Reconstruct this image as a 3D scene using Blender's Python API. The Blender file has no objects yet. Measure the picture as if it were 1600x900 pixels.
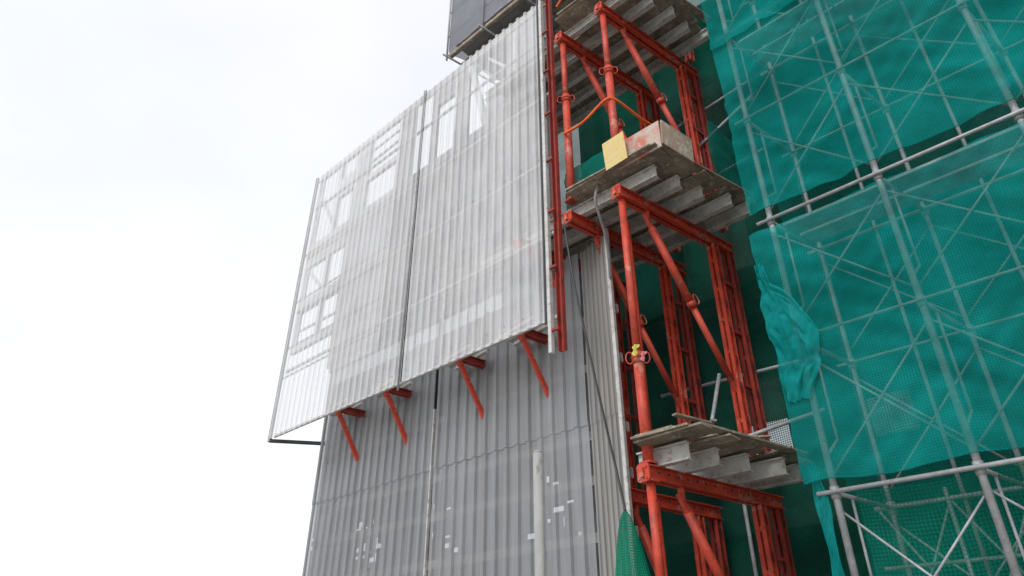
import bpy, bmesh, math, random
from mathutils import Vector, Matrix
from mathutils import noise as mn
random.seed(7)
sc=bpy.context.scene
sc.view_settings.view_transform='Standard'
sc.view_settings.look='None'
sc.view_settings.exposure=0
R=math.radians
# ------------------------------------------------ site frame (metres)
O=Vector((1.384,6.86,0))
U=Vector((math.sin(R(-46.5)),math.cos(R(-46.5)),0))     # along the facade
V=Vector((math.sin(R(53)),math.cos(R(53)),0))           # into the building
NO=Vector((-U.y,U.x,0))
if NO.dot(V)>0: NO=-NO                                   # outward normal of the facade
ZU=Vector((0,0,1))
def W(u,v,z): return O+U*u+V*v+ZU*z

# ------------------------------------------------ materials
def newmat(name):
    m=bpy.data.materials.new(name); m.use_nodes=True
    nt=m.node_tree; nt.nodes.clear()
    out=nt.nodes.new('ShaderNodeOutputMaterial')
    return m,nt,out
def nd(nt,t,**kw):
    n=nt.nodes.new(t)
    for k,v in kw.items(): setattr(n,k,v)
    return n
def noise(nt,co,scale,detail=4,rough=.6,mscale=None):
    if mscale:
        mp=nd(nt,'ShaderNodeMapping'); mp.inputs['Scale'].default_value=mscale
        nt.links.new(co,mp.inputs['Vector']); co=mp.outputs[0]
    n=nd(nt,'ShaderNodeTexNoise'); n.inputs['Scale'].default_value=scale
    n.inputs['Detail'].default_value=detail; n.inputs['Roughness'].default_value=rough
    nt.links.new(co,n.inputs['Vector']); return n.outputs['Fac']
def ramp(nt,fac,stops):
    r=nd(nt,'ShaderNodeValToRGB'); e=r.color_ramp.elements
    while len(e)<len(stops): e.new(.5)
    for i,(p,c) in enumerate(stops):
        e[i].position=p; e[i].color=(c[0],c[1],c[2],1) if not isinstance(c,float) else (c,c,c,1)
    nt.links.new(fac,r.inputs[0]); return r.outputs[0]
def mixc(nt,f,a,b,mode='MIX'):
    m=nd(nt,'ShaderNodeMix',data_type='RGBA',blend_type=mode)
    for s,val in ((m.inputs[0],f),(m.inputs[6],a),(m.inputs[7],b)):
        if isinstance(val,(int,float)): s.default_value=val
        elif isinstance(val,tuple): s.default_value=(val[0],val[1],val[2],1)
        else: nt.links.new(val,s)
    return m.outputs[2]
def math_(nt,op,a,b=None,c=None):
    m=nd(nt,'ShaderNodeMath',operation=op)
    for i,val in enumerate((a,b,c)):
        if val is None: continue
        if isinstance(val,(int,float)): m.inputs[i].default_value=val
        else: nt.links.new(val,m.inputs[i])
    return m.outputs[0]
def solid(name,base,dark,rough=.6,metal=0.,scale=6.,stain=None,bump=.15,lo=.35,hi=.7,patch=None,mscale=None,plo=.58):
    m,nt,out=newmat(name)
    tc=nd(nt,'ShaderNodeTexCoord').outputs['Object']
    n1=noise(nt,tc,scale,6,.65,mscale)
    col=ramp(nt,n1,[(lo,dark),(hi,base)])
    if stain:
        n2=noise(nt,tc,scale*3.1,5,.7,mscale)
        f=ramp(nt,n2,[(.54,0.),(.66,1.)])
        col=mixc(nt,f,col,stain)
    if patch:
        n3=noise(nt,tc,scale*.7,7,.75)
        f=ramp(nt,n3,[(plo,0.),(plo+.04,1.)])
        col=mixc(nt,f,col,patch)
    p=nd(nt,'ShaderNodeBsdfPrincipled')
    nt.links.new(col,p.inputs['Base Color'])
    p.inputs['Roughness'].default_value=rough; p.inputs['Metallic'].default_value=metal
    b=nd(nt,'ShaderNodeBump'); b.inputs['Strength'].default_value=bump; b.inputs['Distance'].default_value=.02
    nt.links.new(noise(nt,tc,scale*6,4,.6),b.inputs['Height']); nt.links.new(b.outputs[0],p.inputs['Normal'])
    nt.links.new(p.outputs[0],out.inputs[0]); return m

RED=solid('red_paint',(.66,.075,.034),(.44,.042,.022),.5,0,5,stain=(.26,.05,.03),bump=.1,patch=(.54,.19,.13))
DRED=solid('rusty_red_paint',(.42,.040,.022),(.20,.024,.016),.65,0,7,stain=(.12,.045,.032),bump=.2)
GALV=solid('galvanised_steel',(.46,.47,.48),(.28,.29,.30),.5,.2,9,stain=(.32,.28,.24),bump=.05)
ALU=solid('aluminium_joist',(.68,.68,.66),(.46,.45,.42),.5,.1,5,stain=(.34,.29,.23),bump=.08)
PLY=solid('weathered_plywood',(.38,.32,.24),(.15,.12,.09),.8,0,4,stain=(.48,.44,.36),bump=.25)
PLYR=solid('red_stained_plywood',(.55,.17,.12),(.52,.42,.35),.75,0,3,stain=(.60,.55,.48),bump=.2,patch=(.50,.20,.12),lo=.44,hi=.54,plo=.54)
PLYB=solid('brown_plywood',(.44,.33,.24),(.28,.21,.16),.75,0,3,stain=(.52,.46,.38),bump=.2,patch=(.54,.50,.44))
YEL=solid('yellow_paint',(.68,.50,.13),(.66,.54,.26),.6,0,7,stain=(.60,.33,.12),bump=.1,patch=(.52,.20,.08),plo=.62)
CONC=solid('concrete',(.32,.31,.30),(.2,.2,.19),.85,0,1.2,stain=(.16,.16,.15),bump=.3)
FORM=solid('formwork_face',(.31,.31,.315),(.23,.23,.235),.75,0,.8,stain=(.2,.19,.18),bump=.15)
FORMP=solid('lightened_formwork_face',(.62,.62,.64),(.48,.48,.50),.75,0,.8,stain=(.4,.4,.4),bump=.15)  # formwork_face made paler; the left bay's brightness is put into colour
BLK=solid('black_rubber',(.04,.04,.042),(.03,.03,.03),.5,0,6,bump=.05)
HOLE_SHADE=solid('painted_hole_shade',(.06,.015,.012),(.04,.01,.01),.8,0,6,bump=.0)  # dark discs and slots: shade inside the holes put into colour
ORG=solid('orange_webbing',(.95,.17,.02),(.75,.11,.02),.6,0,12,bump=.05)
PINK=solid('pink_tape',(.8,.3,.32),(.6,.2,.22),.6,0,12,bump=.05)
YTAG=solid('yellow_tape',(.70,.66,.16),(.6,.55,.1),.6,0,12,bump=.05)
POLE=solid('pale_pole_cement',(.42,.415,.40),(.28,.275,.26),.85,0,3,stain=(.22,.21,.19),bump=.15,mscale=(1,1,.4))
CLOTH=solid('grey_cloth',(.3,.3,.3),(.16,.16,.16),.85,0,8,bump=.2)

def sheetmat(name,c_lo,c_hi,trans,warm=(.5,.45,.38),warmk=.3,panelw=.85,tint=.1):
    m,nt,out=newmat(name)
    uv=nd(nt,'ShaderNodeUVMap').outputs[0]
    st=noise(nt,uv,1.0,6,.65,(7,.3,1))
    big=noise(nt,uv,.6,4,.6)
    col=ramp(nt,st,[(.3,c_lo),(.68,c_hi)])
    col=mixc(nt,math_(nt,'MULTIPLY',ramp(nt,big,[(.45,0.),(.7,1.)]),warmk),col,warm)
    sep=nd(nt,'ShaderNodeSeparateXYZ'); nt.links.new(uv,sep.inputs[0])
    fl=math_(nt,'FLOOR',math_(nt,'DIVIDE',sep.outputs[0],panelw))
    fz=math_(nt,'FLOOR',math_(nt,'DIVIDE',sep.outputs[1],2.7))
    wn=nd(nt,'ShaderNodeTexWhiteNoise',noise_dimensions='2D')
    cmb=nd(nt,'ShaderNodeCombineXYZ'); nt.links.new(fl,cmb.inputs[0]); nt.links.new(fz,cmb.inputs[1])
    nt.links.new(cmb.outputs[0],wn.inputs['Vector'])
    k=math_(nt,'MULTIPLY_ADD',wn.outputs['Value'],tint,1-tint*.5)
    h=nd(nt,'ShaderNodeHueSaturation'); nt.links.new(col,h.inputs['Color']); nt.links.new(k,h.inputs['Value'])
    col=h.outputs[0]
    sc1=ramp(nt,noise(nt,uv,3.0,8,.8,(1,.5,1)),[(.64,0.),(.72,1.)])
    col=mixc(nt,math_(nt,'MULTIPLY',sc1,.3),col,(.25,.24,.22))
    p=nd(nt,'ShaderNodeBsdfPrincipled'); nt.links.new(col,p.inputs['Base Color'])
    p.inputs['Roughness'].default_value=.5; p.inputs['Metallic'].default_value=.05
    tr=nd(nt,'ShaderNodeBsdfTransparent')
    mx=nd(nt,'ShaderNodeMixShader')
    tv=ramp(nt,noise(nt,uv,.7,3,.6),[(.3,trans*.85),(.7,min(1.,trans*1.12))])
    stk=ramp(nt,noise(nt,uv,1.0,5,.7,(16,1.2,1)),[(.35,.8),(.6,1.)])
    tv=math_(nt,'MULTIPLY',tv,stk)
    nt.links.new(tv,mx.inputs[0]); nt.links.new(p.outputs[0],mx.inputs[1]); nt.links.new(tr.outputs[0],mx.inputs[2])
    nt.links.new(mx.outputs[0],out.inputs[0]); return m
SH_UP=sheetmat('perforated_pale_sheet',(.76,.765,.775),(.87,.875,.885),.55,warm=(.78,.74,.69),warmk=.3,tint=.05)
SH_LO=sheetmat('perforated_grey_sheet',(.26,.268,.28),(.37,.382,.398),.30,warm=(.33,.325,.31))
SH_RT=sheetmat('dirty_grey_sheet',(.24,.235,.225),(.36,.35,.335),.04,warm=(.34,.29,.23),warmk=.5)

def netmat(name,c_lo,c_hi,trans,cell=.03,transl=.5,contrast=.2,vary=.35):
    m,nt,out=newmat(name)
    uv=nd(nt,'ShaderNodeUVMap').outputs[0]
    col=ramp(nt,noise(nt,uv,.7,6,.65,(1,1.4,1)),[(.36,c_lo),(.62,c_hi)])
    df=nd(nt,'ShaderNodeBsdfDiffuse'); tl=nd(nt,'ShaderNodeBsdfTranslucent')
    nt.links.new(col,df.inputs[0]); nt.links.new(col,tl.inputs[0])
    m1=nd(nt,'ShaderNodeMixShader'); m1.inputs[0].default_value=transl
    nt.links.new(df.outputs[0],m1.inputs[1]); nt.links.new(tl.outputs[0],m1.inputs[2])
    sep=nd(nt,'ShaderNodeSeparateXYZ'); nt.links.new(uv,sep.inputs[0])
    k=2*math.pi/cell
    a=math_(nt,'ADD',sep.outputs[0],sep.outputs[1]); b=math_(nt,'SUBTRACT',sep.outputs[0],sep.outputs[1])
    s1=math_(nt,'SINE',math_(nt,'MULTIPLY',a,k)); s2=math_(nt,'SINE',math_(nt,'MULTIPLY',b,k))
    pat=math_(nt,'MULTIPLY',math_(nt,'MULTIPLY',s1,s2),contrast)
    big=math_(nt,'MULTIPLY_ADD',noise(nt,uv,.9,5,.6),vary,-vary*.5)
    f=math_(nt,'ADD',math_(nt,'ADD',pat,big),trans)
    f=math_(nt,'MAXIMUM',math_(nt,'MINIMUM',f,.95),.02)
    tr=nd(nt,'ShaderNodeBsdfTransparent'); m2=nd(nt,'ShaderNodeMixShader')
    nt.links.new(f,m2.inputs[0]); nt.links.new(m1.outputs[0],m2.inputs[1]); nt.links.new(tr.outputs[0],m2.inputs[2])
    nt.links.new(m2.outputs[0],out.inputs[0]); return m
NET=netmat('teal_netting',(.004,.20,.185),(.012,.38,.35),.42,.045,transl=.35,contrast=.10,vary=.8)
NETD=netmat('thick_teal_netting',(.006,.28,.27),(.02,.44,.42),.26,.035,transl=.4,contrast=.1)
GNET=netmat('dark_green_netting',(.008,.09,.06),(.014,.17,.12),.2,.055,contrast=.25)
GNET2=netmat('mid_green_netting',(.008,.10,.08),(.016,.24,.19),.14,.055,contrast=.2)
GNET3=netmat('sheer_green_netting',(.008,.20,.14),(.016,.32,.23),.5,.06,contrast=.35)
BAG=netmat('green_net_bag',(.012,.26,.16),(.02,.40,.25),.3,.05,contrast=.6)
DARKM=netmat('grey_mesh_cloth',(.30,.305,.34),(.38,.385,.42),.12,.06,contrast=.06,vary=.15)

# ------------------------------------------------ mesh helpers
class MB:
    def __init__(s): s.bm=bmesh.new(); s.uv=s.bm.loops.layers.uv.new('UVMap')
    def prism(s,p0,p1,prof,up=ZU,mi=0):
        p0=Vector(p0); p1=Vector(p1); d=(p1-p0).normalized()
        side=d.cross(up)
        if side.length<1e-4: side=d.cross(Vector((1,0,0)))
        side.normalize(); upp=side.cross(d).normalized()
        A=[s.bm.verts.new(p0+side*a+upp*b) for a,b in prof]
        B=[s.bm.verts.new(p1+side*a+upp*b) for a,b in prof]
        n=len(prof); fs=[]
        for i in range(n):
            j=(i+1)%n; fs.append(s.bm.faces.new((A[i],A[j],B[j],B[i])))
        fs.append(s.bm.faces.new(A[::-1])); fs.append(s.bm.faces.new(B))
        for f in fs: f.material_index=mi
        return fs
    def bar(s,p0,p1,w,h,up=ZU,mi=0,bev=.12):
        c=min(w,h)*bev; a=w/2; b=h/2
        return s.prism(p0,p1,[(-a+c,-b),(a-c,-b),(a,-b+c),(a,b-c),(a-c,b),(-a+c,b),(-a,b-c),(-a,-b+c)],up,mi)
    def tube(s,p0,p1,r,n=12,mi=0):
        fs=s.prism(p0,p1,[(math.cos(2*math.pi*i/n)*r,math.sin(2*math.pi*i/n)*r) for i in range(n)],ZU,mi)
        for f in fs[:-2]: f.smooth=True
    def ibeam(s,p0,p1,w,h,tf=.016,tw=.014,up=ZU,mi=0):
        a=w/2;b=h/2;t=tw/2
        s.prism(p0,p1,[(-a,-b),(a,-b),(a,-b+tf),(t,-b+tf),(t,b-tf),(a,b-tf),(a,b),(-a,b),(-a,b-tf),(-t,b-tf),(-t,-b+tf),(-a,-b+tf)],up,mi)
    def chan(s,p0,p1,w,h,t=.01,sgn=1,up=ZU,mi=0):
        a=w/2*sgn;b=h/2;t2=t*sgn
        s.prism(p0,p1,[(-a,-b),(a,-b),(a,-b+t),(-a+t2,-b+t),(-a+t2,b-t),(a,b-t),(a,b),(-a,b)],up,mi)
    def loop(s,c,ax,up,rx,rz,r,n=14,m=6,mi=0):
        c=Vector(c); nrm=ax.cross(up).normalized(); rings=[]
        for i in range(n):
            t=2*math.pi*i/n; d=ax*math.cos(t)*rx+up*math.sin(t)*rz; o=d.normalized()
            rings.append([s.bm.verts.new(c+d+(o*math.cos(2*math.pi*k/m)+nrm*math.sin(2*math.pi*k/m))*r) for k in range(m)])
        for i in range(n):
            a=rings[i]; b=rings[(i+1)%n]
            for k in range(m):
                f=s.bm.faces.new((a[k],a[(k+1)%m],b[(k+1)%m],b[k])); f.smooth=True; f.material_index=mi
    def grid(s,fn,nu,nv,uvfn,thick=0,smooth=True):
        vs=[[s.bm.verts.new(fn(i/nu,j/nv)) for j in range(nv+1)] for i in range(nu+1)]
        for i in range(nu):
            for j in range(nv):
                f=s.bm.faces.new((vs[i][j],vs[i+1][j],vs[i+1][j+1],vs[i][j+1])); f.smooth=smooth
                for l,(a,b) in zip(f.loops,((i,j),(i+1,j),(i+1,j+1),(i,j+1))): l[s.uv].uv=uvfn(a/nu,b/nv)
    def out(s,name,mats,parent=None,origin=None,recalc=True):
        if recalc: bmesh.ops.recalc_face_normals(s.bm,faces=s.bm.faces[:])
        me=bpy.data.meshes.new(name); 
        if origin is not None: bmesh.ops.translate(s.bm,verts=s.bm.verts[:],vec=-Vector(origin))
        s.bm.to_mesh(me); s.bm.free()
        for m in (mats if isinstance(mats,(list,tuple)) else [mats]): me.materials.append(m)
        ob=bpy.data.objects.new(name,me); bpy.context.collection.objects.link(ob)
        if parent is not None: ob.parent=parent
        elif origin is not None: ob.location=origin
        return ob
def tag(o,label,cat,group=None):
    o["label"]=label; o["category"]=cat
    if group: o["group"]=group
    return o
def empty(name,loc,label,cat,group=None,rotz=0):
    e=bpy.data.objects.new(name,None); e.empty_display_size=.2; bpy.context.collection.objects.link(e)
    e.location=loc; e.rotation_euler=(0,0,rotz); return tag(e,label,cat,group)

# ------------------------------------------------ camera
cd=bpy.data.cameras.new('camera'); cam=bpy.data.objects.new('camera',cd); bpy.context.collection.objects.link(cam)
cam.location=(0,0,1.6); cam.rotation_euler=(R(90+30.5),0,0); cd.lens=24.0; cd.sensor_width=36; cd.clip_end=3000; cd.clip_start=.05
sc.camera=cam

# ------------------------------------------------ world and sun
w=bpy.data.worlds.new('World'); sc.world=w; w.use_nodes=True; nt=w.node_tree; nt.nodes.clear()
wo=nt.nodes.new('ShaderNodeOutputWorld')
SAZ,SEL=212,42
sky=nd(nt,'ShaderNodeTexSky',sky_type='NISHITA'); sky.sun_disc=False; sky.sun_elevation=R(SEL); sky.sun_rotation=R(SAZ)
bg1=nd(nt,'ShaderNodeBackground'); bg1.inputs[1].default_value=.05; nt.links.new(sky.outputs[0],bg1.inputs[0])
tc=nd(nt,'ShaderNodeTexCoord').outputs['Generated']
n=noise(nt,tc,1.5,4,.45,(1,1,1.6))
sep=nd(nt,'ShaderNodeSeparateXYZ'); nt.links.new(tc,sep.inputs[0])
el=math_(nt,'MULTIPLY_ADD',sep.outputs[2],-.2,.15)
nn=math_(nt,'ADD',n,el)
cl=ramp(nt,nn,[(.36,(.80,.797,.815)),(.5,(.87,.865,.875)),(.62,(.94,.93,.925))])
bg2=nd(nt,'ShaderNodeBackground'); bg2.inputs[1].default_value=1.03; nt.links.new(cl,bg2.inputs[0])
ad=nd(nt,'ShaderNodeAddShader'); nt.links.new(bg1.outputs[0],ad.inputs[0]); nt.links.new(bg2.outputs[0],ad.inputs[1])
nt.links.new(ad.outputs[0],wo.inputs[0])
sd=bpy.data.lights.new('sun','SUN'); sd.energy=1.5; sd.angle=R(25); sd.color=(1,.985,.96)
so=bpy.data.objects.new('sun',sd); bpy.context.collection.objects.link(so)
sdir=Vector((math.sin(R(SAZ))*math.cos(R(SEL)),math.cos(R(SAZ))*math.cos(R(SEL)),math.sin(R(SEL))))
so.rotation_euler=sdir.to_track_quat('Z','Y').to_euler(); so.location=sdir*50

# ------------------------------------------------ ground
m=MB(); m.grid(lambda a,b:Vector(((a-.5)*2400,(b-.5)*2400,0)),4,4,lambda a,b:(a*100,b*100),smooth=False)
GR=solid('site_ground',(.34,.32,.29),(.24,.23,.21),.9,0,.6,stain=(.18,.17,.15),bump=.3)
g=m.out('ground',GR); g["kind"]="structure"

# ------------------------------------------------ wall with rectangular openings (u,z cells)
def cells_wall(m,v,thick,ub,zb,hole,sel=None):
    for i in range(len(ub)-1):
        for j in range(len(zb)-1):
            if hole(i,j,(ub[i]+ub[i+1])/2,(zb[j]+zb[j+1])/2): continue
            if sel and not sel((ub[i]+ub[i+1])/2): continue
            u0,u1,z0,z1=ub[i],ub[i+1],zb[j],zb[j+1]
            P=[W(u0,v,z0),W(u1,v,z0),W(u1,v,z1),W(u0,v,z1)]
            Q=[p+V*thick for p in P]
            a=[m.bm.verts.new(p) for p in P]; b=[m.bm.verts.new(p) for p in Q]
            m.bm.faces.new(a); m.bm.faces.new(b[::-1])
            def side(k,l): m.bm.faces.new((a[k],b[k],b[l],a[l]))
            def isho(ii,jj):
                if ii<0 or jj<0 or ii>=len(ub)-1 or jj>=len(zb)-1: return True
                return hole(ii,jj,(ub[ii]+ub[ii+1])/2,(zb[jj]+zb[jj+1])/2)
            if isho(i,j-1): side(0,1)
            if isho(i+1,j): side(1,2)
            if isho(i,j+1): side(2,3)
            if isho(i-1,j): side(3,0)

bld=empty('concrete_building',W(-2,3,0),'grey concrete building frame under construction behind the scaffolding','building')
org=bld.location.copy()
for k in range(5):
    z=.0+3.1*k+.3
    m=MB(); m.bar(W(3.3,5.2,z),W(-7.2,5.2,z),5.0,.22,bev=.02)
    m.out('floor_slab',CONC,bld,org)
for uu in (3.0,1.0,-1.6,-4.2,-6.8):
    m=MB(); m.bar(W(uu,3.1,0),W(uu,3.1,12.7),.4,.4,up=U,bev=.05); m.out('column',CONC,bld,org)
m=MB()
ub=[-7,-6,-5.2,-3.6,-3.0,-1.2,-.6,.4,1.6,2.6,3.2]; zb=[0,1.3,2.6,4.4,5.6,7.5,8.7,10.6,11.8,12.7]
cells_wall(m,3.5,.15,ub,zb,lambda i,j,u,z:(j%2==1 and i%2==1 and u<1.5))
m.out('infill_wall',CONC,bld,org)

# inner formwork behind the pale screen, open bays show the sky
fw=empty('formwork_wall',W(5,.7,7),'grey formwork wall with open bays behind the perforated screen','formwork')
org=fw.location.copy()
ub=[1.8,2.75,3.3,3.85,4.15,4.8,4.95,5.58,6.1,6.65,7.2,7.6,8.35,8.47,9.25,9.35]
zb=[7.0,7.3,7.95,8.12,8.95,9.25,10.15,10.8,11.6,11.75,12.3,12.86,13.0]
def hole(i,j,u,z):
    if u>7.6 and z<7.95: return True
    if 4.8<u<4.95 or 8.35<u<8.47: return False
    if 10.8<z<12.86:
        if 2.75<u<3.85: return not (z<11.6 and u<3.3)
        if 4.15<u<5.58: return not (z>12.3 and u<4.8)
        if 6.1<u<7.2: return not 11.6<z<11.75
        if 7.6<u<9.25: return not (11.75<z<12.3 and u<8.35)
    if 9.25<z<10.15 and 7.6<u<9.25: return True
    if 7.3<z<8.95 and not 7.95<z<8.12:
        if 7.6<u<9.25: return True
    return False
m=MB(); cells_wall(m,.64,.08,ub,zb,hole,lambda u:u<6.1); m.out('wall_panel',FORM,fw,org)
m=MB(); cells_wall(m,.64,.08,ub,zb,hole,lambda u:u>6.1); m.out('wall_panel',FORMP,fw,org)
for (a,b,c,d,wd) in ((3.85,12.86,3.35,10.8,.12),(3.3,12.6,2.75,11.9,.06),(7.2,12.2,6.1,12.25,.05),(7.2,12.55,6.1,12.56,.04),(9.2,12.2,8.45,11.0,.07),(9.2,8.5,7.6,8.45,.05),(9.25,10.1,8.5,9.3,.06)):
    m=MB(); m.bar(W(a,.70,b),W(c,.70,d),wd,wd); m.out('tie_board',FORMP,fw,org)
for zz in (7.3,8.0,9.15,10.4,12.6):
    m=MB(); m.bar(W(1.9,.5,zz),W(9.2,.5,zz),.035,.035,bev=.2); m.out('waling',GALV,fw,org)
for uu in (2.4,4.0,5.8,7.4):
    m=MB(); m.bar(W(uu,.5,7.0),W(uu,.5,12.5),.05,.05,bev=.2); m.out('soldier',ALU,fw,org)

# ------------------------------------------------ corrugated sheets
def corr(u0,u1,z0,z1,v,mat,name,parent,org,pitch=.17,dep=.034,skew=0,nz=10,v1=None,wob=.0025):
    pts=[]; n=int(round((u1-u0)/pitch)); p=(u1-u0)/n
    for i in range(n):
        b=u0+i*p
        for f,h in ((0,0),(.56,0),(.64,1),(.92,1)): pts.append((b+f*p,h))
    pts.append((u1,0))
    v1=v if v1 is None else v1
    ph=random.random()*9
    m=MB(); cols=[]
    for (u,h) in pts:
        t=(u-u0)/(u1-u0); vv=v+(v1-v)*t; col=[]
        rag=math.sin(int(u/.85)*12.9898)*.012
        for k in range(nz+1):
            z=z0+(z1-z0)*k/nz
            if k==0: z+=rag
            wv=wob*(math.sin(u*2.3+ph+z*1.1)+.6*math.sin(z*2.9+u*5.1+ph))
            col.append(m.bm.verts.new(W(u,vv,z)+NO*(h*dep+wv)))
        cols.append(col)
    for i in range(len(pts)-1):
        for k in range(nz):
            f=m.bm.faces.new((cols[i][k],cols[i+1][k],cols[i+1][k+1],cols[i][k+1]))
            for l,(a,b) in zip(f.loops,((i,k),(i+1,k),(i+1,k+1),(i,k+1))):
                l[m.uv].uv=(pts[a][0],z0+(z1-z0)*b/nz)
    return m.out(name,mat,parent,org)
def screws(parent,org,u0,u1,zs,v,off=.006,r=.006):
    m=MB()
    for z in zs:
        u=u0+.05
        while u<u1:
            p=W(u+random.uniform(-.01,.01),v,z+random.uniform(-.012,.012))+NO*off
            m.tube(p,p+NO*.012,r,6); u+=.34
    o=m.out('screw_heads',GALV,parent,org); o["kind"]="stuff"

us=empty('protection_screen',W(4.4,-.15,5.55),'large pale grey perforated corrugated screen hung outside brackets','protection screen')
org=us.location.copy()
ZB,ZT=5.56,11.66
for (a,b) in ((1.12,4.0),(4.06,7.84)):
    corr(a,b,ZB,ZT,-.15,SH_UP,'corrugated_sheet',us,org,nz=20)
screws(us,org,1.15,7.8,(5.75,8.22,11.5),-.155)
m=MB(); m.bar(W(7.86,-.15,ZB-.05),W(7.86,-.15,ZT+.02),.05,.07,up=U); m.out('edge_rail',GALV,us,org)
m=MB(); m.tube(W(4.03,-.2,ZB-.12),W(4.03,-.2,ZT),.018); m.out('seam_rail',GALV,us,org)
m=MB(); m.tube(W(3.99,-.19,ZB),W(3.99,-.19,ZT),.007,8); m.out('seam_cable',BLK,us,org)
m=MB(); m.bar(W(1.07,-.16,5.1),W(1.07,-.16,12.6),.07,.05,up=U); m.out('edge_rail',ALU,us,org)
m=MB(); m.bar(W(1.12,-.19,5.5),W(1.12,-.19,12.6),.014,.03,up=U); m.out('edge_strip',BLK,us,org)
m=MB(); m.chan(W(.955,-.1,5.12),W(.955,-.1,12.8),.07,.09,up=U)
m.out('red_edge_channel',DRED,us,org)
z=5.4
while z<12.6:
    m=MB(); m.bar(W(.93,-.17,z),W(1.1,-.17,z),.03,.04); z+=.9
    m.out('clip',DRED,us,org)
m=MB(); m.bar(W(7.86,-.15,ZB-.03),W(7.4,.66,ZB-.03),.06,.06); m.out('bottom_return_bar',BLK,us,org)
for zz in (5.62,6.9,8.2,9.5,10.8,11.6):
    m=MB(); m.bar(W(1.0,-.08,zz),W(7.84,-.08,zz),.04,.05); m.out('back_rail',ALU,us,org)

# lower screen
ls=empty('protection_screen',W(4,.6,3),'mid grey corrugated screen set back below a pale screen','protection screen')
org=ls.location.copy()
rows=[(-.0,2.2),(2.15,4.45),(4.4,6.93)]
for (a,b) in ((1.26,4.12),(4.22,7.36)):
    for i,(z0,z1) in enumerate(rows):
        corr(a,b,z0,z1,.6-.012*i,SH_LO,'corrugated_sheet',ls,org,nz=8,pitch=.2,dep=.04)
for i,(z0,z1) in enumerate(rows):
    corr(.69,1.25,z0,z1,.48-.008*i,SH_RT,'folded_end_sheet',ls,org,pitch=.09,dep=.025,v1=.64-.008*i,nz=8)
m=MB(); m.bar(W(.66,.46,0),W(.66,.46,7.0),.06,.05,up=U); m.out('edge_post',ALU,ls,org)
m=MB(); m.bar(W(4.17,.56,0),W(4.17,.56,5.35),.05,.02,up=U); m.out('seam_strip',ALU,ls,org)
m=MB(); m.bar(W(4.19,.6,5.3),W(4.19,.6,6.9),.1,.02,up=U); m.out('seam_gap_shade',BLK,ls,org)  # black strip painted in for the dark of the open gap
m=MB(); m.bar(W(7.38,.6,0),W(7.38,.6,6.93),.04,.04,up=U); m.out('edge_post',GALV,ls,org)
m=MB()
random.seed(21)
ub=[1.4]
while ub[-1]<7.9: ub.append(ub[-1]+random.choice((.04,.07,.1,.16,.2)))
zb=[0,2.7,2.8,2.86,2.95,3.02,3.12,3.2,3.28,3.36,3.44,3.5,3.55,3.63,3.68,3.74,3.82,3.9,3.95,4.05,6.9]
HH={(i,j):random.random() for i in range(120) for j in range(30)}
def h2(i,j,u,z):
    if not 2.7<z<4.05: return False
    cl=max(0,math.sin(u*3.1+1.0))*(1.0 if u>4.6 else .4)
    return HH[(i,j)]<.5*cl
cells_wall(m,.95,.06,ub,zb,h2); m.out('added_backing_panel',FORM,ls,org)  # added to block sky behind the sheet; random holes let specks through
random.seed(11)
for zz in (1.2,2.3,3.1,3.75,4.3,5.2,5.9):
    m=MB(); m.bar(W(.78,.70,zz),W(7.36,.70,zz),.05,.12); m.out('back_rail',ALU,ls,org)
for uu in (2.2,3.3,5.0,5.9,6.7):
    m=MB(); m.bar(W(uu,.78,0),W(uu,.78,6.8),.05,.06,up=U); m.out('back_post',DRED if uu in (3.3,5.9) else ALU,ls,org)

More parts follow.
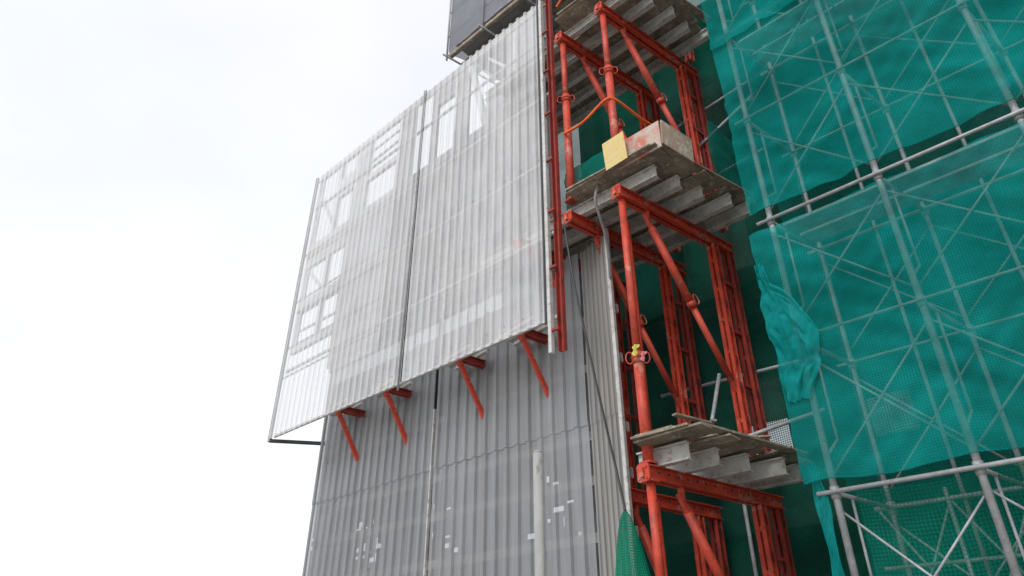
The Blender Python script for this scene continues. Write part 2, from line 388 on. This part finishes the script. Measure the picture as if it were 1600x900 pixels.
# ------------------------------------------------ climbing brackets
angV=math.atan2(V.y,V.x)
def bracket(collar,low,x0=-.08,prop=True):
    parts=[]
    def add(mb,name,mat): parts.append(mb.out(name,mat))
    X=Vector((1,0,0))
    H=.145
    m=MB()
    for s in (-1,1): m.chan((x0,s*.042,-H/2),(2.2,s*.042,-H/2),.055,H,.011,sgn=-s)
    for x in (-.06,.25,.75,1.3,1.9):
        if x>x0: m.bar((x,-.03,-H/2),(x,.03,-H/2),.06,.11)
    for i in range(15):
        x=.06+i*.145
        if x<x0+.03: continue
        for s in (-1,1): m.tube((x,s*.0715,-H/2),(x,s*.0745,-H/2),.015,8,mi=1)
    add(m,'beam',[RED,HOLE_SHADE])
    if x0<0:
        m=MB(); m.bar((-.1,0,-.08),(-.08,0,-.08),.16,.18); m.bar((-.13,0,-.08),(-.1,0,-.08),.05,.1)
        for sy in (-.05,.05):
            for sz in (-.14,-.03): m.tube((-.115,sy,sz),(-.1,sy,sz),.012,6)
        add(m,'end_plate',RED)
    if prop:
        zb=-3.55+low
        m=MB()
        m.tube((0,0,-.16),(0,0,collar),.046,16); m.tube((0,0,collar),(0,0,zb),.056,16)
        m.bar((0,0,-.165),(0,0,-.147),.15,.15,up=X); m.bar((0,0,zb),(0,0,zb+.02),.15,.15,up=X)
        for k in range(8): m.tube((0,-.048,-.35-k*.14),(0,.048,-.35-k*.14),.007,6,mi=1)
        add(m,'post',[RED,HOLE_SHADE])
        m=MB(); m.tube((0,0,collar-.06),(0,0,collar+.07),.066,16); m.tube((0,0,collar-.0),(0,0,collar+.015),.074,16)
        Y=Vector((0,1,0)); S=(X-Y).normalized()
        for s in (-1,1): m.loop(S*s*.09+ZU*(collar+.01),S,ZU,.04,.07,.008)
        add(m,'prop_handle',RED)
    m=MB(); a=Vector((max(.45,x0+.1),0,-.28)); b=Vector((1.72,0,-2.28)); d=(b-a).normalized()
    m.tube(a+d*.12,a+d*1.25,.05,14); m.tube(a+d*1.2,b-d*.1,.04,14); m.tube(a+d*1.18,a+d*1.26,.056,14)
    m.bar(a-d*.08,a+d*.14,.05,.06); m.bar(b-d*.14,b+d*.06,.05,.06)
    m.bar(a+Vector((0,0,.17)),a,.07,.03,up=X)
    add(m,'diagonal_brace',RED)
    m=MB(); c=a+d*1.2; m.loop(c+Vector((.05,-.05,.05)),d,ZU.cross(d).normalized().cross(d),.07,.045,.008); add(m,'brace_handle',RED)
    for xx in (1.77,2.1):
        m=MB()
        for s in (-1,1): m.chan((xx,s*.04,-.15),(xx,s*.04,-3.3),.05,.10,.010,sgn=-s,up=X)
        for k in range(7): m.bar((xx,-.03,-.4-k*.46),(xx,.03,-.4-k*.46),.08,.06)
        for k in range(8):
            for s in (-1,1): m.bar((xx,s*.066,-.25-k*.4),(xx,s*.066,-.36-k*.4),.018,.004,up=Vector((0,1,0)),mi=1)
        add(m,'twin_channel_upright',[DRED if xx>2 else RED,HOLE_SHADE])
    for k in range(4):
        m=MB(); m.bar((1.80,0,-.7-k*.75),(2.07,0,-.7-k*.75),.05,.05); add(m,'rung',DRED)
    return parts
GRP='red climbing formwork brackets stacked up the facade'
def place(protos,u,L,label):
    e=empty('climbing_bracket',W(u,0,L),label,'bracket',GRP,angV)
    for p in protos:
        o=p.copy(); bpy.context.collection.objects.link(o); o.parent=e; o.location=(0,0,0)
    return e
PA=bracket(-2.36,.02)
PB=bracket(-1.4,.22)
PC=bracket(-1.4,.4,prop=False)
PD=bracket(-1.4,.4,x0=.62,prop=False)
place(PA,0,7.1,'red steel bracket with tagged prop under the plank platform')
place(PC,.79,7.1,'red steel bracket without prop beside the grey screen top')
place(PC,1.7,7.1,'red steel bracket hidden behind grey and pale screens')
place(PB,0,10.65,'red steel bracket and prop holding the highest platform')
place(PB,.79,10.65,'red steel bracket and prop beside the pale screen edge')
place(PB,0,3.55,'red steel bracket and prop at the lowest storey')
place(PD,.79,3.55,'red steel bracket half hidden by the lower grey screen')
place(PB,0,14.2,'red steel bracket and prop above the highest platform')
for p in PA+PB+PC+PD: bpy.data.objects.remove(p)
m=MB(); m.tube(W(.3,.42,3.8),W(.3,.42,6.9),.05,14); m.tube(W(.3,.42,0.1),W(.3,.42,3.3),.05,14)
tag(m.out('steel_prop',RED,None,W(.3,.42,0.1)),'slim red tubular prop standing behind the screen edge post','prop')

def sbr():
    parts=[]
    m=MB()
    for s in (-1,1): m.chan((.06,s*.035,.10),(1.2,s*.035,.10),.045,.10,.010,sgn=-s)
    m.bar((.08,-.03,.10),(.08,.03,.10),.05,.08); parts.append(m.out('beam',DRED))
    m=MB(); m.ibeam((.02,-.3,.2),(.02,.5,.2),.07,.11); parts.append(m.out('joist',ALU))
    m=MB(); m.ibeam((.3,-.3,.2),(.3,.5,.2),.07,.11); parts.append(m.out('joist',ALU))
    m=MB(); m.bar((.02,.0,.06),(.49,-.0,-.72),.045,.085,bev=.25); m.bar((-.01,.0,.09),(.06,0,-.02),.06,.09); m.bar((.485,0,-.71),(.53,0,-.785),.025,.05); parts.append(m.out('slanting_strut',RED))
    m=MB(); m.bar((.03,.06,.06),(.03,.24,.06),.09,.06); parts.append(m.out('joist_end',GALV))
    return parts
sp=sbr()
for u in (1.86,3.08,4.8,6.12):
    e=empty('strut_bracket',W(u,.08,5.66),'short red bracket strut poking out below the pale screen','bracket','red struts below the pale screen',angV)
    for p in sp:
        o=p.copy(); bpy.context.collection.objects.link(o); o.parent=e
for p in sp: bpy.data.objects.remove(p)

# ------------------------------------------------ platforms
def platform(L,label,seed,u_end=2.7,vs=(.12,.5,.9,1.3,1.65),corner=-.68,front=.72):
    random.seed(seed)
    e=empty('work_platform',W(.0,.8,L),label,'platform','stacked timber work platforms'); org=e.location.copy()
    for i,v in enumerate(vs):
        m=MB(); m.ibeam(W(-.42-.06*i+random.uniform(-.06,.06),v,L+.095),W(u_end,v+random.uniform(-.03,.03),L+.095),.09,.185); m.out('joist',ALU,e,org)
    v=-.2; k=0
    while v<1.75:
        wd=random.choice((.22,.3,.42)); 
        m=MB(); uo=corner+random.uniform(-.1,.14)
        dz=L+.205+.012*(k%2)+random.uniform(0,.01)
        ue=min(u_end-.1,front+random.uniform(-.06,.06)) if v<.1 else u_end-.1
        pr=W(uo,v+wd/2,dz+random.uniform(-.01,.05)); q=W(ue,v+wd/2+random.uniform(-.02,.02),dz)
        m.bar(pr,q,wd-.01,.022,bev=.08)
        m.out('plank',PLY,e,org); v+=wd; k+=1
    ue=min(u_end-.1,front)
    m=MB(); m.bar(W(corner+.05,-.17,L+.25),W(ue-.05,-.2,L+.24),.09,.025); m.out('edge_board',PLY,e,org)
    m=MB(); m.bar(W(corner+.02,-.1,L+.262),W(corner-.06,1.55,L+.25),.12,.025); m.out('edge_board',PLY,e,org)
    for k in range(7):
        m=MB(); c=W(random.uniform(corner+.1,ue-.2),random.uniform(-.1,1.3),L+.27+.02*k); a=random.uniform(0,3.14); dd=Vector((math.cos(a),math.sin(a),0))*random.uniform(.1,.25)
        m.bar(c-dd,c+dd,.06,.02); m.out('timber_offcut',PLY,e,org)
    return e
platform(7.1,'weathered plank platform on pale metal joists and red beams',3)
platform(3.55,'muddy plank platform on pale joists at the lower storey',5,u_end=.2,vs=(.1,.5,.9,1.3,1.65),front=.05)
platform(10.65,'highest plank platform seen from below with pale joists',8)
platform(14.2,'covered plank platform above the brackets with grey joists',9)

bx=empty('plywood_box',W(-.4,.2,7.33),'low plywood box with red stained front and brown side','box'); org=bx.location.copy()
m=MB(); m.bar(W(-.1,-.12,7.51),W(-.74,-.12,7.51),.02,.42); m.out('front_panel',PLYR,bx,org)
m=MB(); m.bar(W(-.76,-.12,7.53),W(-.78,.42,7.49),.02,.40); m.out('side_panel',PLYB,bx,org)
m=MB(); m.bar(W(-.1,.40,7.51),W(-.74,.40,7.51),.02,.36); m.out('back_panel',PLYB,bx,org)
m=MB(); m.bar(W(.0,-.25,7.50),W(-.33,-.25,7.52),.008,.46); 
tag(m.out('warning_plate',YEL,None,W(-.15,-.25,7.25)),'faded yellow metal plate fixed in front of a red prop','plate')

# ------------------------------------------------ scaffold
sf=empty('scaffold',W(-3,.5,0),'grey tubular frame scaffold wrapped in teal netting','scaffold'); org=sf.location.copy()
US=(-1.72,-2.77,-3.9,-5.05); VS=(.04,.95); ZS=[.2,1.6,3.0,4.4,5.75,7.15,8.55,9.95,11.35,12.75]
for u in US:
    for v in VS:
        m=MB(); m.tube(W(u,v,0),W(u,v,13.2),.029 if v<.5 else .022,12)
        for z in ZS: m.tube(W(u,v,z-.05),W(u,v,z+.05),.038,12)
        m.out('standard',GALV,sf,org)
for u in (-2.3,-3.3,-4.4):
    m=MB(); m.tube(W(u,.95,0),W(u,.95,13.2),.018,12); m.out('standard',GALV,sf,org)
for v in VS:
    for i,z in enumerate(ZS):
        m=MB(); m.tube(W(US[0]+.12,v-.05,z),W(US[-1]-.4,v-.05,z),.019 if z in (3.0,5.75,8.55) else .013,10); m.out('ledger',GALV,sf,org)
for z in ZS:
    for u in US:
        m=MB(); m.tube(W(u,VS[0],z),W(u,VS[1],z),.018,10); m.tube(W(u,VS[0]+.25,z),W(u,VS[0]+.25,z-.9),.012,8);m.tube(W(u,VS[0]+.25,z-.9),W(u,VS[0],z-1.1),.012,8)
        m.out('transom',GALV,sf,org)
for v in VS:
    for b in range(len(US)-1):
        for i in range(len(ZS)-1):
            if (b*7+i*3+int(v*10))%7==0: continue
            r=.010
            m=MB(); m.tube(W(US[b],v+.03,ZS[i]+.15),W(US[b+1],v+.03,ZS[i+1]-.15),r,8); m.tube(W(US[b+1],v+.05,ZS[i]+.15),W(US[b],v+.05,ZS[i+1]-.15),r,8)
            m.out('cross_brace',GALV,sf,org)
XU=[-1.8,-2.35,-2.9,-3.45,-4.0,-4.55]
for b in range(len(XU)-1):
    for (z0,z1) in ((.9,1.9),(1.9,2.9)):
        m=MB(); m.tube(W(XU[b],.5,z0),W(XU[b+1],.5,z1),.010,8); m.tube(W(XU[b+1],.53,z0),W(XU[b],.53,z1),.010,8); m.out('cross_brace',GALV,sf,org)
for z in (1.9,2.45):
    m=MB(); m.tube(W(-1.75,.48,z),W(-5.2,.48,z),.014,8); m.out('ledger',GALV,sf,org)
for u in XU[1::2]:
    m=MB(); m.tube(W(u,.47,0),W(u,.47,3.0),.016,8); m.out('standard',GALV,sf,org)
for z in (5.75,8.55):
    for k in range(2):
        m=MB(); m.bar(W(US[0],.35+.3*k,z+.03),W(US[-1],.35+.3*k,z+.03),.25,.035); m.out('deck_board',GALV,sf,org)

# ------------------------------------------------ nets
def net(name,label,mat,u0,u1,z0,z1,v,amp=.05,sag=.06,nu=170,nz=70,seed=0,poles=US,edge=.0,top=0,cat='safety net',grp='sheets of construction safety netting',wr=1.):
    random.seed(seed); ph=[random.uniform(0,6.28) for _ in range(12)]
    def tight(u):
        d=min(abs(u-p) for p in poles); return min(1,d/.5)
    def fn(a,b):
        u=u0+(u1-u0)*a; t=tight(u); t=t*t*(3-2*t)
        e0=-sag*t; e1=-sag*.6*t
        u_=u+(edge*math.sin(b*9+ph[1])+edge*.4*math.sin(b*23+ph[2]))*(1-a)**8+top*b*(1-a)
        z=(z0+e0)+(z1+e1-z0-e0)*b
        bil=math.sin(math.pi*b)**.6*t
        off=amp*bil*(1+.5*math.sin(u*3+ph[3]))+.010*math.sin(u*7+z*3+ph[4])*(.4+t)+.007*math.sin(u*9-z*8+ph[5])+.005*math.sin(z*13+u*3+ph[6])
        q=abs(math.sin(u*1.3+z*2.1+ph[8]))**3
        off+=wr*.014*q*math.sin((z*1.0+u*.8)*22+ph[9]+2*math.sin(u*2))
        q2=abs(math.sin(u*1.9-z*1.2+ph[10]))**4
        off+=wr*.014*q2*math.sin((z*1.2-u*.7)*19+ph[11])
        off+=.010*(1-b)**6*math.sin(u*19+ph[7])
        return W(u_,v,z)+NO*off
    m=MB(); m.grid(fn,nu,nz,lambda a,b:(u0+(u1-u0)*a,z0+(z1-z0)*b))
    for i in range(0,nu,2):
        m.tube(fn(i/nu,0),fn(min(1,(i+2)/nu),0),.006,5); 
    return tag(m.out(name,mat,None,W((u0+u1)/2,v,z0),recalc=False),label,cat,grp)
net('safety_net','teal safety net sheet stretched over scaffold below a ledger tube',NET,-1.52,-5.6,3.1,5.64,-.04,amp=.03,sag=.04,seed=1,edge=.008)
net('safety_net','teal safety net sheet stretched over scaffold above a ledger tube',NET,-1.56,-5.6,5.88,8.6,-.05,amp=.04,sag=.03,seed=2,edge=.008)
net('safety_net','topmost teal safety net sheet overlapping the one beneath',NET,-1.56,-5.6,8.35,12.9,-.1,amp=.04,sag=.04,seed=3,edge=.008)
net('rear_net','added green net inside the scaffold, blocking light behind teal sheets',GNET2,-1.3,-7,0.2,13,1.15,amp=.03,seed=4,poles=(-2,-4,-6),nu=60)  # added behind the teal sheets to block light and deepen their colour
net('rear_net','sheer dark green net covering the lowest scaffold lift',GNET3,-1.75,-5.6,0.1,3.05,.3,amp=.02,seed=14,nu=60,nz=40)
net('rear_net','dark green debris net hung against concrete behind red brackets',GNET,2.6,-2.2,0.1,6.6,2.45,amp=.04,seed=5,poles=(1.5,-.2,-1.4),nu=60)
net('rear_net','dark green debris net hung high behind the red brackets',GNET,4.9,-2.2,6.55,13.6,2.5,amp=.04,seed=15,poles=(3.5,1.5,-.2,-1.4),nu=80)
net('guard_net','green mesh guard net tied between props along the platform edge',GNET2,1.0,.02,7.3,8.0,.12,amp=.02,sag=.03,seed=6,poles=(.95,0),nu=30,nz=16)
def vnet(u,v0,v1,z0,z1,label):
    m=MB(); m.grid(lambda a,b:W(u+.03*math.sin(a*9+b*4),v0+(v1-v0)*a,z0+(z1-z0)*b+.03*math.sin(a*7)),24,14,lambda a,b:(v0+(v1-v0)*a,z0+(z1-z0)*b))
    tag(m.out('guard_net',GNET2,None,W(u,v0,z0)),label,'safety net','sheets of construction safety netting')
vnet(-.75,.9,2.0,7.35,8.3,'green mesh guard net closing the open platform end')
def bunch(pts,w,name,label,mat,seed,folds=5,amp=.03,crump=0.):
    random.seed(seed); ph=[random.uniform(0,6) for _ in range(8)]
    def fn(a,b):
        n=len(pts)-1; t=b*n; i=min(n-1,int(t)); f=t-i; f2=f*f*(3-2*f)
        p=Vector(pts[i]).lerp(Vector(pts[i+1]),f)
        ww=w[i]+(w[i+1]-w[i])*f2
        q=(a-.5)*ww
        off=amp*math.sin(a*folds*6.28+ph[0]+b*5)+amp*.6*math.sin(b*14+a*9+ph[1])
        c=mn.noise(Vector((a*4,b*5,seed)))+.35*mn.noise(Vector((a*9,b*13,seed+3)))
        off+=crump*abs(c)*1.6
        du=crump*.5*mn.noise(Vector((b*8,seed,a*2)))
        return W(p.x+q+.010*math.sin(b*13+a*3+ph[4])+du,p.y,p.z+crump*mn.noise(Vector((a*5,b*5,9))))+NO*off
    m=MB(); m.grid(fn,60,110,lambda a,b:(a*.8,b*3))
    return tag(m.out(name,mat,None,W(pts[-1][0],pts[-1][1],pts[-1][2]),recalc=False),label,'net bundle')
bunch([(-1.55,-.06,5.25),(-1.59,-.08,5.0),(-1.68,-.09,4.7),(-1.76,-.09,4.4),(-1.74,-.08,4.1),(-1.66,-.06,3.8)],[.06,.14,.32,.44,.38,.2],'gathered_net','crumpled teal netting flap bulging from the scaffold edge',NETD,2,3,.010,.05)
bunch([(-1.60,-.0,3.25),(-1.62,-.0,2.9),(-1.62,-.0,2.5),(-1.62,-.0,1.8)],[.09,.10,.09,.09],'gathered_net','teal netting tail hanging below the net hem',NETD,4,2,.006,.02)

# ------------------------------------------------ small things
def polytube(pts,r,name,mat,label,cat,sub=8,n=8,grp=None):
    cu=bpy.data.curves.new(name,'CURVE'); cu.dimensions='3D'; s=cu.splines.new('NURBS'); s.points.add(len(pts)-1)
    for p,q in zip(s.points,pts): p.co=(q[0],q[1],q[2],1)
    s.use_endpoint_u=True; s.order_u=3; cu.bevel_depth=r; cu.bevel_resolution=2; cu.resolution_u=sub
    ob=bpy.data.objects.new(name,cu); bpy.context.collection.objects.link(ob)
    dg=bpy.context.evaluated_depsgraph_get(); me=bpy.data.meshes.new_from_object(ob.evaluated_get(dg)); bpy.data.objects.remove(ob)
    me.materials.clear(); me.materials.append(mat)
    ob=bpy.data.objects.new(name,me); bpy.context.collection.objects.link(ob); return tag(ob,label,cat,grp)
polytube([(.70,7.4,6.9),(.74,7.3,6.2),(.86,7.26,5.3),(1.0,7.22,4.3),(1.12,7.2,3.5),(1.13,7.0,3.14)],.014,'hanging_cable',BLK,'thin black cable hanging down beside the screen edge','cable')
polytube([W(.79,-.07,8.52),W(.7,-.12,8.46),W(.4,-.12,8.44),W(.1,-.1,8.62),W(0,-.08,8.66),W(-.05,-.04,8.66),W(-.08,.1,8.62),W(-.08,.7,8.5),W(-.06,1.4,8.72)],.02,'tie_strap',ORG,'orange webbing strap slung between the red props','strap')
polytube([W(.79,-.1,11.3),W(.5,-.1,11.55),W(0,-.1,11.75),W(-.05,.8,11.6)],.018,'tie_strap',ORG,'orange webbing strap above the highest platform','strap')
polytube([W(.3,-.05,7.3),W(.34,-.1,7.1),W(.36,0,6.9),W(.5,.3,6.6),W(.62,.42,6.2)],.02,'hanging_strap',CLOTH,'grey cloth strap hanging from the platform onto the screen','strap')
polytube([W(.6,2.1,10.3),W(.2,1.6,9.4),W(-.2,1.9,9.0),W(-.5,2.2,8.0)],.008,'hanging_cable',BLK,'thin black cable drooping behind the red uprights','cable')
m=MB()
def bag(a,b):
    t=a*2*math.pi; r=.02+.2*(b**.7)*(1+.12*math.sin(t*3+b*3)+.07*math.sin(t*7)); 
    return Vector((1.13+r*math.cos(t)+.02*b,7.0+r*.7*math.sin(t),3.14-.95*b+.02*math.sin(t*5)*b))
m.grid(bag,48,24,lambda a,b:(a*1.2,b*.95))
tag(m.out('net_bag',BAG,None,Vector((1.13,7.0,2.2))),'green mesh net gathered and hanging from a cable','net bag')
m=MB()
m.tube((.23,6.0,0),(.23,6.0,3.42),.043,24); m.tube((.23,6.0,3.42),(.23,6.0,3.44),.036,24)
tag(m.out('pole',POLE,None,Vector((.23,6.0,0))),'pale cement-splashed pole standing in front of grey screen','pole')
for (dz,du,mt,s,nm,lb) in ((.0,-.08,YTAG,.05,'tape_tag','yellow tape tag tied to the red prop collar'),(-.10,-.17,PINK,.04,'tape_tag','pink tape tag tied to the red prop collar')):
    m=MB()
    p=W(du,-.13,4.78+dz)
    m.grid(lambda a,b:p+U*((a-.5)*s*1.6*(.5+.5*b+.3*math.sin(b*9)))+ZU*((b-.5)*s*2.4)+NO*(.02*math.sin(a*7+b*5)),8,8,lambda a,b:(a,b))
    tag(m.out(nm,mt,None,p),lb,'tape')
rt=[((1.0,1.4,3.95),(-.9,1.9,4.35)),((.9,2.25,4.3),(.9,2.25,5.2)),((1.6,2.3,8.4),(-1.2,2.3,8.6)),((1.4,2.2,5.2),(-1.3,2.2,5.1)),((1.2,2.2,1.6),(-1.2,2.2,1.6)),((.5,2.3,0),(.5,2.3,4.2)),((-1.1,2.3,0),(-1.1,2.3,13)),((.4,2.3,7.4),(.4,2.3,10.6)),((1.2,2.2,9.7),(-1.1,2.2,9.9)),((.6,1.9,8.6),(-.9,2.2,9.6)),((.2,1.2,3.8),(.1,1.6,5.0))]
for a,b in rt:
    m=MB(); m.tube(W(*a),W(*b),.024,10); tag(m.out('scaffold_tube',GALV,None,W(*a)),'grey steel tube tied behind the red uprights','tube','loose grey tubes behind brackets')

# covered platform at the top behind the pale screen
tp=empty('covered_platform',W(3,.6,13.5),'grey mesh covered formwork platform jutting above the pale screen','platform'); org=tp.location.copy()
m=MB(); m.grid(lambda a,b:W(4.4-a*4.4,.55,13.6+b*3.2)+NO*(.03*math.sin(a*40)+.02*math.sin(b*9+a*7)),60,20,lambda a,b:(a*4,b*3)); m.out('mesh_cover',DARKM,tp,org)
m=MB(); m.grid(lambda a,b:W(4.42,.55+a*1.6,13.6+b*3.2)+U*(.02*math.sin(a*20)),20,20,lambda a,b:(a*2,b*3)); m.out('mesh_cover',DARKM,tp,org)
for v in (.6,.95,1.3,1.7,2.1):
    m=MB(); m.bar(W(4.45,v,13.5),W(0,v,13.5),.09,.1); m.out('floor_beam',PLY,tp,org)
m=MB(); m.bar(W(4.3,1.35,13.6),W(0,1.35,13.6),1.6,.03); m.out('floor_sheet',FORM,tp,org)
for u in (4.4,3.3,2.2,1.1):
    m=MB(); m.tube(W(u,.5,13.3),W(u,.5,16.8),.022); m.out('support_tube',GALV,tp,org)
    m=MB(); m.tube(W(u,.4,13.42),W(u,2.2,13.42),.022); m.out('support_tube',GALV,tp,org)
for z in (14.2,15.0,15.8):
    m=MB(); m.tube(W(4.5,.6,z),W(0,.6,z),.02); m.out('rail',GALV,tp,org)
